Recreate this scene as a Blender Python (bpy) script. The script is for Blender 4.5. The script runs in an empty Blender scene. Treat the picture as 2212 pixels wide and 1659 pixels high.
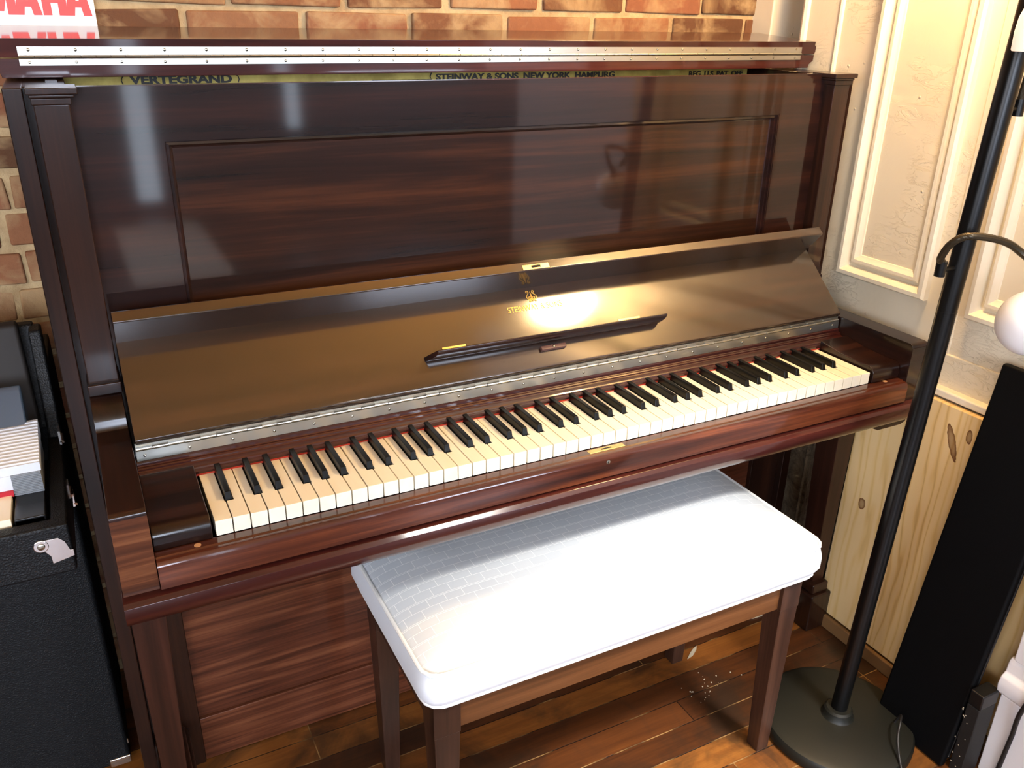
import bpy, math, random
from mathutils import Vector, Matrix
random.seed(7)
S = bpy.context.scene
COL = S.collection
PI = math.pi

# ------------------------------------------------------------------ helpers
class MB:
    """collects shapes, links them as ONE mesh object"""
    def __init__(s): s.v = []; s.f = []; s.t = []
    def add(s, vs, fs, tone=0.5):
        b = len(s.v); s.v += [tuple(v) for v in vs]
        for f in fs: s.f.append([i + b for i in f]); s.t.append(tone)
        return s
    def hexa(s, p, tone=0.5):   # 8 corners: bottom ccw 0-3, top 4-7
        return s.add(p, [(3,2,1,0),(4,5,6,7),(0,1,5,4),(1,2,6,5),(2,3,7,6),(3,0,4,7)], tone)
    def box(s, x0, x1, y0, y1, z0, z1, tone=0.5):
        return s.hexa([(x0,y0,z0),(x1,y0,z0),(x1,y1,z0),(x0,y1,z0),(x0,y0,z1),(x1,y0,z1),(x1,y1,z1),(x0,y1,z1)], tone)
    def taper(s, b, zb, t, zt):  # b, t = (x0,x1,y0,y1)
        return s.hexa([(b[0],b[2],zb),(b[1],b[2],zb),(b[1],b[3],zb),(b[0],b[3],zb),(t[0],t[2],zt),(t[1],t[2],zt),(t[1],t[3],zt),(t[0],t[3],zt)])
    def prism(s, prof, a, b, axis='x', sa=0.0, sb=0.0):
        """profile polygon extruded along an axis. x: prof=(y,z); y: prof=(x,z); z: prof=(x,y)"""
        n = len(prof)
        def P(q, c):
            return {'x': (c, q[0], q[1]), 'y': (q[0], c, q[1]), 'z': (q[0], q[1], c)}[axis]
        vs = [P(q, a) for q in prof] + [P(q, b) for q in prof]
        fs = [(i, (i+1) % n, n+(i+1) % n, n+i) for i in range(n)] + [tuple(range(n-1,-1,-1)), tuple(range(n, 2*n))]
        return s.add(vs, fs)
    def cyl(s, a, b, r, r2=None, n=20, caps=True):
        a, b = Vector(a), Vector(b); r2 = r if r2 is None else r2
        d = (b-a).normalized(); u = d.orthogonal().normalized(); w = d.cross(u)
        vs = []
        for c, rr in ((a, r), (b, r2)):
            for i in range(n):
                t = 2*PI*i/n; vs.append(c + u*math.cos(t)*rr + w*math.sin(t)*rr)
        fs = [(i, (i+1) % n, n+(i+1) % n, n+i) for i in range(n)]
        if caps: fs += [tuple(range(n-1,-1,-1)), tuple(range(n, 2*n))]
        return s.add(vs, fs)
    def lathe(s, c, prof, n=40, axis=(0,0,1), cap=True):
        ax = Vector(axis).normalized(); u = ax.orthogonal().normalized(); w = ax.cross(u); c = Vector(c)
        m = len(prof); vs = []
        for r, h in prof:
            for i in range(n):
                t = 2*PI*i/n; vs.append(c + ax*h + (u*math.cos(t) + w*math.sin(t))*r)
        fs = []
        for k in range(m-1):
            for i in range(n): fs.append((k*n+i, k*n+(i+1) % n, (k+1)*n+(i+1) % n, (k+1)*n+i))
        if cap: fs += [tuple(range(n-1,-1,-1)), tuple(range((m-1)*n, m*n))]
        return s.add(vs, fs)
    def tube(s, pts, r, n=10, closed=False):
        pts = [Vector(p) for p in pts]; m = len(pts); vs = []; up = None
        for i, p in enumerate(pts):
            a = pts[(i-1) % m] if (closed or i > 0) else p
            b = pts[(i+1) % m] if (closed or i < m-1) else p
            d = (b-a).normalized()
            if up is None: up = d.orthogonal().normalized()
            up = (up - d*up.dot(d)).normalized(); w = d.cross(up)
            rr = r(i/(m-1)) if callable(r) else r
            for k in range(n):
                t = 2*PI*k/n; vs.append(p + (up*math.cos(t) + w*math.sin(t))*rr)
        fs = []
        for i in range(m if closed else m-1):
            j = (i+1) % m
            for k in range(n): fs.append((i*n+k, i*n+(k+1) % n, j*n+(k+1) % n, j*n+k))
        if not closed: fs += [tuple(range(n-1,-1,-1)), tuple(range((m-1)*n, m*n))]
        return s.add(vs, fs)
    def build(s, name, mat, parent=None, bevel=0.0, seg=2, angle=35, tones=False):
        org = Vector((0,0,0)); p = parent
        while p is not None: org += p.location; p = p.parent
        me = bpy.data.meshes.new(name)
        me.from_pydata([tuple(Vector(v) - org) for v in s.v], [], s.f)
        me.materials.append(mat)
        if tones:
            at = me.attributes.new('tone', 'FLOAT', 'FACE')
            for i, t in enumerate(s.t): at.data[i].value = t
        import bmesh
        bm = bmesh.new(); bm.from_mesh(me); bmesh.ops.recalc_face_normals(bm, faces=bm.faces); bm.to_mesh(me); bm.free()
        me.polygons.foreach_set('use_smooth', [True]*len(me.polygons))
        me.set_sharp_from_angle(angle=math.radians(angle))
        o = bpy.data.objects.new(name, me); COL.objects.link(o)
        if parent is not None: o.parent = parent
        if bevel:
            b = o.modifiers.new('bevel', 'BEVEL'); b.width = bevel; b.segments = seg; b.limit_method = 'ANGLE'; b.angle_limit = math.radians(30)
            b.harden_normals = True
        return o

def spline(pts, n=8):
    pts = [Vector(p) for p in pts]; out = []
    for i in range(len(pts)-1):
        p0 = pts[max(i-1,0)]; p1 = pts[i]; p2 = pts[i+1]; p3 = pts[min(i+2,len(pts)-1)]
        for k in range(n):
            t = k/n
            out.append(0.5*((2*p1) + (p2-p0)*t + (2*p0-5*p1+4*p2-p3)*t*t + (3*p1-p0-3*p2+p3)*t**3))
    out.append(pts[-1]); return out

def tag(o, label=None, cat=None, group=None, kind=None):
    if label: o['label'] = label
    if cat: o['category'] = cat
    if group: o['group'] = group
    if kind: o['kind'] = kind
    return o
def thing(name, label, cat, loc=(0,0,0), group=None):
    o = bpy.data.objects.new(name, None); COL.objects.link(o); o.location = loc; o.empty_display_size = 0.05
    return tag(o, label, cat, group)
def struct(o): o['kind'] = 'structure'; return o

def text_mesh(name, txt, mat, parent, size, place, extrude=0.0005, width=None, offset=0.0):
    """lettering as a mesh; place(x,y,z)->world for text-plane coordinates"""
    cu = bpy.data.curves.new(name, 'FONT'); cu.body = txt; cu.size = size; cu.extrude = extrude; cu.align_x = 'LEFT'; cu.offset = offset
    t = bpy.data.objects.new(name, cu); COL.objects.link(t)
    dg = bpy.context.evaluated_depsgraph_get(); me = bpy.data.meshes.new_from_object(t.evaluated_get(dg))
    bpy.data.objects.remove(t); bpy.data.curves.remove(cu)
    xs = [v.co.x for v in me.vertices]; x0, x1 = min(xs), max(xs); k = 1.0 if width is None else width/(x1-x0)
    org = Vector((0,0,0)); p = parent
    while p is not None: org += p.location; p = p.parent
    for v in me.vertices:
        v.co = Vector(place((v.co.x-x0)*k, v.co.y, v.co.z)) - org
    me.materials.clear(); me.materials.append(mat)
    o = bpy.data.objects.new(name, me); COL.objects.link(o); o.parent = parent
    return o

# ------------------------------------------------------------------ materials
def lin(c):
    return tuple(((x/255)/12.92 if x/255 <= 0.04045 else ((x/255+0.055)/1.055)**2.4) for x in c) + (1,)
class N:
    def __init__(s, name):
        s.m = bpy.data.materials.new(name); s.m.use_nodes = True; s.nt = s.m.node_tree
        s.b = s.nt.nodes['Principled BSDF']; s.n = s.nt.nodes
    def new(s, t, **k):
        n = s.n.new(t)
        for a, v in k.items():
            if hasattr(n, a): setattr(n, a, v)
            else: n.inputs[a.replace('_', ' ')].default_value = v
        return n
    def link(s, a, b): s.nt.links.new(a, b)
    def coord(s, scale=(1,1,1), kind='Object', rot=(0,0,0)):
        t = s.new('ShaderNodeTexCoord'); m = s.new('ShaderNodeMapping')
        m.inputs['Scale'].default_value = scale; m.inputs['Rotation'].default_value = rot
        s.link(t.outputs[kind], m.inputs['Vector']); return m.outputs[0]
    def noise(s, vec, scale=5, detail=4, rough=0.55, dist=0):
        n = s.new('ShaderNodeTexNoise'); n.inputs['Scale'].default_value = scale; n.inputs['Detail'].default_value = detail
        n.inputs['Roughness'].default_value = rough; n.inputs['Distortion'].default_value = dist
        s.link(vec, n.inputs['Vector']); return n.outputs['Fac']
    def ramp(s, fac, stops, interp='LINEAR'):
        r = s.new('ShaderNodeValToRGB'); e = r.color_ramp.elements; r.color_ramp.interpolation = interp
        while len(e) < len(stops): e.new(0.5)
        for i, (p, c) in enumerate(stops):
            e[i].position = p; e[i].color = c if len(c) == 4 else tuple(c) + (1,)
        s.link(fac, r.inputs['Fac']); return r.outputs['Color']
    def mix(s, fac, a, b, mode='MIX'):
        m = s.new('ShaderNodeMix', data_type='RGBA', blend_type=mode)
        for sock, val in ((0, fac), (6, a), (7, b)):
            if hasattr(val, 'links') or hasattr(val, 'is_linked'): s.link(val, m.inputs[sock])
            else: m.inputs[sock].default_value = val
        return m.outputs[2]
    def math(s, op, a, b=0.0):
        m = s.new('ShaderNodeMath', operation=op)
        for i, val in enumerate((a, b)):
            if hasattr(val, 'is_linked'): s.link(val, m.inputs[i])
            else: m.inputs[i].default_value = val
        return m.outputs[0]
    def bump(s, h, strength=0.3, dist=0.01):
        b = s.new('ShaderNodeBump'); b.inputs['Strength'].default_value = strength; b.inputs['Distance'].default_value = dist
        s.link(h, b.inputs['Height']); s.link(b.outputs[0], s.b.inputs['Normal']); return b
    def set(s, **k):
        for a, v in k.items():
            i = s.b.inputs[a.replace('_', ' ')]
            if hasattr(v, 'is_linked'): s.link(v, i)
            else: i.default_value = v
        return s.m

def plain(name, rgb, rough=0.5, metal=0.0, **k):
    n = N(name); return n.set(Base_Color=lin(rgb), Roughness=rough, Metallic=metal, **k)

def wood(name, dark, mid, light, grain='x', fine=1.0, rough=0.32, coat=0.7, coat_rough=0.12, fig=1.0):
    n = N(name)
    sc = {'x': (1.0, 26, 26), 'y': (26, 1.0, 26), 'z': (26, 26, 1.0)}[grain]
    sf = {'x': (7, 190, 190), 'y': (190, 7, 190), 'z': (190, 190, 7)}[grain]
    a = n.noise(n.coord(tuple(c*fine for c in sc)), 1.0, 5, 0.6, 0.6*fig)
    b = n.noise(n.coord(sf), 1.0, 3, 0.6)
    c = n.noise(n.coord((2.2,2.2,2.2)), 1.0, 3, 0.5)
    f = n.math('ADD', n.math('MULTIPLY', a, 0.66), n.math('MULTIPLY', b, 0.17))
    f = n.math('ADD', f, n.math('MULTIPLY', c, 0.17))
    col = n.ramp(f, [(0.34, lin(dark)), (0.5, lin(mid)), (0.66, lin(light))])
    n.bump(b, 0.015, 0.0008)
    r = n.math('ADD', n.math('MULTIPLY', c, 0.12), rough-0.06)
    return n.set(Base_Color=col, Roughness=r, Coat_Weight=coat, Coat_Roughness=coat_rough, Specular_IOR_Level=0.12)

M = {}
M['mahogany'] = wood('mahogany', (14,6,5), (30,14,10), (51,26,16))
M['mahogany_z'] = wood('mahogany_upright', (18,9,7), (36,19,12), (56,31,20), 'z')
M['mahogany_y'] = wood('mahogany_depth', (16,8,6), (32,16,11), (50,26,18), 'y')
M['veneer'] = wood('ribbon_veneer', (16,7,4), (36,17,9), (62,33,17), 'x', 1.3, 0.38, 1.0, 0.06)
M['lower_veneer'] = wood('lower_panel_veneer', (50,25,15), (88,47,30), (122,74,48), 'x', 2.6, 0.36, 0.8, 0.09, 1.2)  # lighter veneer: window light on the lower panel is put into the colour
M['frame_wood'] = wood('panel_frame_wood', (16,7,6), (31,15,12), (50,25,17), 'x', 1.0, 0.38, 1.0, 0.06)
M['fallboard'] = wood('fallboard_wood', (26,14,6), (42,23,11), (61,35,18), 'x', 1.0, 0.45, 1.0, 0.125); M['fallboard'].node_tree.nodes['Principled BSDF'].inputs['Coat IOR'].default_value = 1.85
M['slip_wood'] = wood('key_slip_wood', (34,14,9), (72,34,20), (116,62,34), 'x', 1.0, 0.34, 0.9, 0.07, 1.6)
M['red_wood'] = wood('reddish_wood', (34,11,10), (56,22,18), (80,36,27), 'x', 1.0, 0.34, 0.9, 0.07)
M['striped_wood'] = wood('striped_mahogany', (26,12,7), (80,43,24), (132,84,52), 'x', 1.2, 0.4, 0.4, 0.2, 1.5)
M['leg_wood'] = wood('leg_wood', (26,12,8), (42,22,14), (60,32,22), 'z', 1.0, 0.36, 0.5, 0.2)
M['bench_wood'] = wood('bench_wood', (34,22,16), (54,34,25), (74,48,35), 'z', 1.0, 0.35, 0.4, 0.2)
M['bench_rail'] = wood('bench_rail_wood', (60,36,20), (90,56,31), (114,74,44), 'x', 1.0, 0.35, 0.4, 0.2)

def pine():
    n = N('knotty_pine')
    t = n.coord((1,1,1))
    d = n.noise(n.coord((1,6,0.8)), 2.0, 3, 0.5)
    # vertical grain bands warped by noise
    sep = n.new('ShaderNodeSeparateXYZ'); n.link(t, sep.inputs[0])
    ph = n.math('ADD', n.math('MULTIPLY', sep.outputs['Y'], 330.0), n.math('MULTIPLY', d, 40.0))
    band = n.math('MULTIPLY', n.math('ADD', n.math('SINE', ph), 1.0), 0.5)
    band = n.math('POWER', band, 3.0)
    band = n.math('MULTIPLY', band, n.noise(n.coord((1,9,0.6)), 1.6, 2, 0.5))
    col = n.ramp(band, [(0.0, lin((232,200,146))), (0.45, lin((224,186,122))), (0.9, lin((172,122,60)))])
    stain = n.noise(n.coord((1,3,3)), 1.5, 3, 0.5)
    col = n.mix(n.math('MULTIPLY', stain, 0.5), col, lin((220,184,124)))
    for (ky, kz, ry, rz, slant) in ((0.062,0.354,0.012,0.017,0.0), (-0.106,0.586,0.0115,0.044,0.42), (-0.137,0.612,0.008,0.019,0.1), (-0.166,0.592,0.006,0.008,0)):
        yy = n.math('SUBTRACT', sep.outputs['Y'], ky); zz = n.math('SUBTRACT', sep.outputs['Z'], kz)
        yy = n.math('ADD', yy, n.math('MULTIPLY', zz, -slant))
        r = n.math('SQRT', n.math('ADD', n.math('POWER', n.math('DIVIDE', yy, ry), 2.0), n.math('POWER', n.math('DIVIDE', zz, rz), 2.0)))
        k = n.ramp(n.math('ADD', r, n.math('MULTIPLY', n.noise(n.coord((90,90,90)), 1, 2), 0.4)), [(0.0,(0.55,0.55,0.55,1)), (0.6,(0.65,0.65,0.65,1)), (0.95,(1,1,1,1)), (1.0,(0,0,0,1))])
        sepk = n.new('ShaderNodeRGBToBW'); n.link(k, sepk.inputs[0])
        inside = n.math('LESS_THAN', r, 1.15)
        col = n.mix(n.math('MULTIPLY', sepk.outputs[0], inside), col, lin((104,62,26)))
    return n.set(Base_Color=col, Roughness=0.55, Specular_IOR_Level=0.3)
M['pine'] = pine()

def paint(name, rgb, lump=0.35, rough=0.42):
    n = N(name); c = n.coord((1,1,1))
    big = n.noise(c, 9, 5, 0.6, 0.4); v = n.new('ShaderNodeTexVoronoi'); v.inputs['Scale'].default_value = 34; n.link(c, v.inputs['Vector'])
    dots = n.math('SUBTRACT', 1.0, n.math('SMOOTHSTEP', v.outputs['Distance'], 0.0)) if False else n.ramp(v.outputs['Distance'], [(0.0,(1,1,1,1)), (0.12,(0,0,0,1))])
    bw = n.new('ShaderNodeRGBToBW'); n.link(dots, bw.inputs[0])
    mask = n.ramp(n.noise(c, 14, 2), [(0.52,(0,0,0,1)), (0.6,(1,1,1,1))]); bm = n.new('ShaderNodeRGBToBW'); n.link(mask, bm.inputs[0])
    peel = n.ramp(n.noise(n.coord((1,1,2.5)), 22, 6, 0.7, 0.8), [(0.50,(0,0,0,1)), (0.54,(1,1,1,1))]); bp = n.new('ShaderNodeRGBToBW'); n.link(peel, bp.inputs[0])
    pm = n.ramp(n.noise(c, 5, 2), [(0.5,(0,0,0,1)), (0.62,(1,1,1,1))]); bq = n.new('ShaderNodeRGBToBW'); n.link(pm, bq.inputs[0])
    h = n.math('ADD', n.math('MULTIPLY', big, 0.5), n.math('MULTIPLY', n.math('MULTIPLY', bw.outputs[0], bm.outputs[0]), 0.6))
    h = n.math('ADD', h, n.math('MULTIPLY', n.math('MULTIPLY', bp.outputs[0], bq.outputs[0]), 0.35))
    n.bump(h, lump, 0.008)
    col = n.mix(n.math('MULTIPLY', n.noise(c, 3, 3), 0.35), lin(rgb), lin(tuple(int(x*0.93) for x in rgb)))
    return n.set(Base_Color=col, Roughness=rough)
M['cream_paint'] = paint('cream_paint', (226,213,186), 0.6)
M['white_trim'] = paint('white_gloss_paint', (234,224,200), 0.25, 0.35)
M['grey_white'] = paint('casing_paint', (232,226,224), 0.12, 0.45)
M['lamplit_ceiling'] = plain('lamplit_ceiling', (214,182,126), 0.9)  # warm lamp light put into the colour, to gild the fallboard's sheen
M['room_paint'] = plain('room_paint', (74,64,56), 0.9)

def brick():
    n = N('old_brick'); c = n.coord((1,1,1))
    at = n.new('ShaderNodeAttribute'); at.attribute_name = 'tone'
    base = n.ramp(at.outputs['Fac'], [(0.0, lin((84,60,42))), (0.3, lin((124,84,58))), (0.6, lin((144,98,68))), (0.85, lin((130,80,60))), (1.0, lin((158,122,84)))])
    fine = n.noise(c, 60, 5, 0.65); big = n.noise(c, 11, 4, 0.6, 0.5)
    col = n.mix(n.math('MULTIPLY', fine, 0.5), base, lin((104,64,42)))
    smear = n.ramp(big, [(0.46,(0,0,0,1)), (0.66,(1,1,1,1))]); bw = n.new('ShaderNodeRGBToBW'); n.link(smear, bw.inputs[0])
    col = n.mix(n.math('MULTIPLY', bw.outputs[0], 0.7), col, lin((176,148,108)))
    n.bump(n.math('ADD', fine, n.math('MULTIPLY', big, 1.5)), 0.55, 0.006)
    return n.set(Base_Color=col, Roughness=0.9, Specular_IOR_Level=0.2)
M['brick'] = brick()
def mortar():
    n = N('lime_mortar'); c = n.coord((1,1,1)); f = n.noise(c, 90, 5, 0.7)
    col = n.ramp(n.noise(c, 25, 4), [(0.3, lin((158,130,92))), (0.6, lin((192,166,124)))])
    n.bump(f, 0.8, 0.006); return n.set(Base_Color=col, Roughness=0.95)
M['mortar'] = mortar()

def floor_mat():
    n = N('old_oak_strip_floor'); c = n.coord((1,1,1))
    b = n.new('ShaderNodeTexBrick'); b.offset = 0.37; b.offset_frequency = 3; b.squash = 1.0
    for k, v in (('Scale',1.0),('Brick Width',1.15),('Row Height',0.061),('Mortar Size',0.0011),('Mortar Smooth',0.2),('Bias',0.0)): b.inputs[k].default_value = v
    b.inputs['Color1'].default_value = (0,0,0,1); b.inputs['Color2'].default_value = (1,1,1,1); b.inputs['Mortar'].default_value = (0.5,0.5,0.5,1)
    mp = n.new('ShaderNodeMapping'); mp.inputs['Location'].default_value = (0.46,0.017,0); n.link(c, mp.inputs['Vector'])
    n.link(mp.outputs[0], b.inputs['Vector'])
    bw = n.new('ShaderNodeRGBToBW'); n.link(b.outputs['Color'], bw.inputs[0])
    g = n.noise(n.coord((3,60,3)), 1.0, 5, 0.6, 0.5); g2 = n.noise(n.coord((14,260,14)), 1.0, 2, 0.5); dirt = n.noise(c, 4.5, 5, 0.65, 0.6)
    f = n.math('ADD', n.math('MULTIPLY', bw.outputs[0], 0.45), n.math('ADD', n.math('MULTIPLY', g, 0.35), n.math('MULTIPLY', g2, 0.2)))
    col = n.ramp(f, [(0.2, lin((50,27,14))), (0.42, lin((88,48,21))), (0.6, lin((126,74,30))), (0.8, lin((150,96,42)))])
    d2 = n.ramp(dirt, [(0.46,(0,0,0,1)), (0.62,(1,1,1,1))]); bd = n.new('ShaderNodeRGBToBW'); n.link(d2, bd.inputs[0])
    col = n.mix(n.math('MULTIPLY', bd.outputs[0], 0.75), col, lin((40,28,17)))
    seam = n.noise(n.coord((9,9,9)), 1.0, 2)
    sc = n.ramp(seam, [(0.5, lin((24,14,8))), (0.62, lin((150,116,70)))])
    col = n.mix(b.outputs['Fac'], col, sc)
    n.bump(n.math('SUBTRACT', n.math('MULTIPLY', g2, 0.2), b.outputs['Fac']), 0.35, 0.002)
    r = n.math('ADD', n.math('MULTIPLY', dirt, 0.35), 0.18)
    return n.set(Base_Color=col, Roughness=r, Coat_Weight=0.15, Coat_Roughness=0.25)
M['floor'] = floor_mat()

def metal(name, rgb, rough=0.3, brush=False):
    n = N(name); f = n.noise(n.coord((6,120,120)), 1.0, 3)
    return n.set(Base_Color=lin(rgb), Metallic=1.0, Roughness=n.math('ADD', n.math('MULTIPLY', f, 0.15), rough-0.07))
M['nickel'] = metal('nickel', (190,188,178), 0.34)
M['screw'] = metal('screw_metal', (176,172,158), 0.25)
M['brass'] = metal('aged_brass', (206,180,120), 0.35)
M['chrome'] = metal('chrome', (222,220,218), 0.15)
M['gold_leaf'] = plain('gold_decal', (226,178,86), 0.4, 0.35)
def gold_plate():
    n = N('bronzed_iron_plate'); f = n.noise(n.coord((30,30,30)), 1, 4)
    return n.set(Base_Color=n.ramp(f, [(0.3, lin((150,130,58))), (0.7, lin((196,176,92)))]), Metallic=0.35, Roughness=0.5)
M['plate'] = gold_plate()
M['black_letter'] = plain('black_lettering', (22,18,14), 0.5)
def ivory():
    n = N('ivory_keytop'); f = n.noise(n.coord((60,8,60)), 1, 3); g = n.noise(n.coord((5,2,2)), 1, 2)
    col = n.ramp(n.math('ADD', n.math('MULTIPLY', f, 0.4), n.math('MULTIPLY', g, 0.6)), [(0.3, lin((232,221,192))), (0.7, lin((242,235,214)))])
    return n.set(Base_Color=col, Roughness=0.25, Coat_Weight=0.3, Coat_Roughness=0.1)
M['ivory'] = ivory()
M['ebony'] = plain('ebony', (13,13,12), 0.3, 0, Specular_IOR_Level=0.2)
M['felt'] = plain('red_felt', (190,52,28), 0.95)
M['dark_inside'] = plain('dark_interior', (10,8,7), 0.8)
M['black_metal'] = plain('black_painted_metal', (8,8,8), 0.3, 0, Specular_IOR_Level=0.3)
M['black_base'] = plain('black_lamp_base', (24,24,19), 0.45, 0, Specular_IOR_Level=0.35)
M['flex'] = plain('gunmetal_flex', (58,50,36), 0.35, 0.6)
def tolex():
    n = N('black_tolex'); v = n.new('ShaderNodeTexVoronoi'); v.inputs['Scale'].default_value = 420; n.link(n.coord((1,1,1)), v.inputs['Vector'])
    n.bump(v.outputs['Distance'], 0.35, 0.002); return n.set(Base_Color=lin((13,15,17)), Roughness=0.5, Specular_IOR_Level=0.3)
M['tolex'] = tolex()
def nylon():
    n = N('black_nylon'); f = n.noise(n.coord((200,200,200)), 1, 3); n.bump(f, 0.2, 0.001)
    return n.set(Base_Color=lin((4,4,5)), Roughness=0.6, Specular_IOR_Level=0.12)
M['nylon'] = nylon()
M['grey_plastic'] = plain('smoky_grey_plastic', (70,84,98), 0.22, 0, Coat_Weight=0.6)
M['silver_plastic'] = plain('silver_white_plastic', (206,212,220), 0.4)
M['side_grey'] = plain('grey_ribbed_plastic', (120,126,132), 0.45)
M['black_plastic'] = plain('black_plastic', (14,14,15), 0.3)
M['red_strip'] = plain('red_felt_strip', (170,20,40), 0.8)
M['sign_white'] = plain('sign_white', (238,236,232), 0.4)
M['sign_red'] = plain('sign_red', (236,52,40), 0.4)
M['cord'] = plain('black_rubber', (24,20,18), 0.5)
M['paper'] = plain('torn_paper', (168,156,134), 0.9)
M['grime'] = plain('dusty_black', (20,18,16), 0.6)

def fabric():
    n = N('white_grid_upholstery'); t = n.coord((1,1,1))
    b = n.new('ShaderNodeTexBrick'); b.offset = 0.5; b.offset_frequency = 2
    for k, v in (('Scale',1.0),('Brick Width',0.030),('Row Height',0.0205),('Mortar Size',0.0005),('Mortar Smooth',0.3),('Bias',0.0)): b.inputs[k].default_value = v
    b.inputs['Color1'].default_value = lin((208,214,220)); b.inputs['Color2'].default_value = lin((202,209,216)); b.inputs['Mortar'].default_value = lin((246,248,250))
    n.link(t, b.inputs['Vector'])
    # second thin line running with the first one
    b2 = n.new('ShaderNodeTexWave')
    sep = n.new('ShaderNodeSeparateXYZ'); n.link(t, sep.inputs[0])
    ph = n.math('MODULO', n.math('ADD', sep.outputs['Y'], 4.1+0.0035), 0.041)
    ln = n.math('LESS_THAN', ph, 0.0012)
    geo = n.new('ShaderNodeNewGeometry'); sn = n.new('ShaderNodeSeparateXYZ'); n.link(geo.outputs['Normal'], sn.inputs[0])
    up = n.math('GREATER_THAN', sn.outputs['Z'], 0.5)
    top = n.mix(ln, b.outputs['Color'], lin((240,244,247)))
    col = n.mix(up, lin((222,226,232)), top)
    w = n.noise(n.coord((700,700,700)), 1, 2); n.bump(w, 0.12, 0.0008)
    return n.set(Base_Color=col, Roughness=0.5, Sheen_Weight=0.25, Specular_IOR_Level=0.4)
M['fabric'] = fabric()
M['piping'] = plain('white_piping', (238,238,236), 0.5)
def emit(name, rgb, strength, base=None):
    n = N(name); return n.set(Base_Color=lin(base or rgb), Emission_Color=lin(rgb), Emission_Strength=strength, Roughness=0.4)
WINDOW_E, LAMP_E = 27.0, 180.0
M['window_light'] = emit('daylight_pane', (222,234,255), WINDOW_E)
M['streak_light'] = emit('streak_pane', (206,222,240), 7.0)  # dimmer panes, added to make bright streaks on the piano's upper panel
M['lamp_glow'] = emit('lit_opal_glass', (255,213,153), LAMP_E)
M['lamp_glow_dim'] = emit('glowing_shade', (255,226,200), 0.75, (240,230,220))
def opal():
    n = N('opal_plastic'); return n.set(Base_Color=lin((236,234,234)), Roughness=0.35, Subsurface_Weight=0.2, Subsurface_Radius=(0.02,0.02,0.02))
M['opal'] = opal()
M['downlight'] = emit('ceiling_lamp_glass', (255,236,212), 14.0)

# ------------------------------------------------------------------ the room
XW, YB = 0.79, 0.66
struct(MB().box(-3.6, 3.3, -5.2, 0.9, -0.06, 0.0).build('floor', M['floor']))
struct(MB().box(-3.6, 3.3, -5.2, 0.9, 2.6, 2.7).build('ceiling', M['lamplit_ceiling']))
lw = MB(); lw.box(-3.6,-3.5,-5.2,-4.0,0,2.6).box(-3.6,-3.5,-1.6,0.9,0,2.6).box(-3.6,-3.5,-4.0,-1.6,0,1.0).box(-3.6,-3.5,-4.0,-1.6,2.4,2.6)
struct(lw.build('wall_left', M['room_paint']))
w_ = bpy.data.objects.new('window_6', None); COL.objects.link(w_); w_.location = (-3.5,-4.0,1.0); struct(w_)  # unseen window added as fill light for the right wall
MB().box(-3.58,-3.56,-4.0,-1.6,1.0,2.4).build('pane', emit('fill_pane', (236,240,250), 11.0), w_)
fr = MB(); fr.box(-3.56,-3.5,-4.0,-3.95,1.0,2.4).box(-3.56,-3.5,-1.65,-1.6,1.0,2.4).box(-3.56,-3.5,-2.82,-2.78,1.0,2.4).box(-3.56,-3.5,-4.0,-1.6,1.0,1.05).box(-3.56,-3.5,-4.0,-1.6,2.35,2.4)
fr.build('frame', M['room_paint'], w_)
# brick wall: mortar bed with every brick set in it
wb = MB().box(-3.5, 0.862, YB+0.0055, YB+0.2, 0.0, 2.6).build('wall_back', M['mortar'])
struct(wb)
bm_ = MB(); course = 0.066
k0 = -21
for r in range(0, 44):
    z0 = 1.348 - course*(20-r) - course + 0.0055; z1 = z0 + course - 0.011
    if z0 < 0.02 or z1 > 2.59: continue
    odd = (20-r) % 2
    x = -3.45 + (0.143+3.45) % 0.21 + (0.08 if odd else 0.0) - 0.21
    while x < 0.85:
        w = 0.21
        a, b = x+0.006+random.uniform(-.002,.002), x+w-0.006+random.uniform(-.002,.002)
        a = max(a, -3.49); b = min(b, 0.855)
        x += w
        if b - a < 0.03: continue
        parts = [(a, b)]
        if random.random() < 0.12: m = (a+b)/2; parts = [(a, m-0.004), (m+0.004, b)]
        for (p, q) in parts:
            f = YB + random.uniform(-.004,.003); j = lambda s=.0032: random.uniform(-s, s)
            bm_.hexa([(p+j(),f+j(),z0+j()),(q+j(),f+j(),z0+j()),(q,YB+.03,z0),(p,YB+.03,z0),(p+j(),f+j(),z1+j()),(q+j(),f+j(),z1+j()),(q,YB+.03,z1),(p,YB+.03,z1)], random.random())
bo = bm_.build('brick_courses', M['brick'], wb, bevel=0.004, seg=3, tones=True)
# corner trim beyond the right wall's end
struct(MB().box(0.802, 1.28, 0.600, 0.86, 0.0, 2.6).build('trim_1', M['cream_paint'], bevel=0.004))
# right wall, its stile and panel mouldings
wr = MB()
wr.box(XW, 1.25, -1.0, 0.482, 0.0, 2.6)
wr.box(XW-0.004, XW+0.01, -0.9, 0.40, 0.655, 0.742)     # lower rail, thick with paint
wr.box(XW-0.003, XW+0.01, 0.384, 0.482, 0.0, 2.6)       # stile at the wall's end
wr.box(XW-0.0025, XW+0.01, -0.032, 0.012, 0.60, 2.59)     # stile between the panels
wro = struct(wr.build('wall_right', M['cream_paint'], bevel=0.003))
def plaster():
    n = N('peeling_plaster'); c = n.coord((1,1,1)); f = n.noise(c, 18, 6, 0.7, 0.8)
    n.bump(f, 0.8, 0.01)
    return n.set(Base_Color=n.ramp(f, [(0.35, lin((58,48,38))), (0.5, lin((104,92,74))), (0.6, lin((120,108,88))), (0.66, lin((206,194,164)))]), Roughness=0.9)
pz_ = MB().box(XW-0.005, XW+0.01, 0.10, 0.482, 0.0, 0.653)
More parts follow.
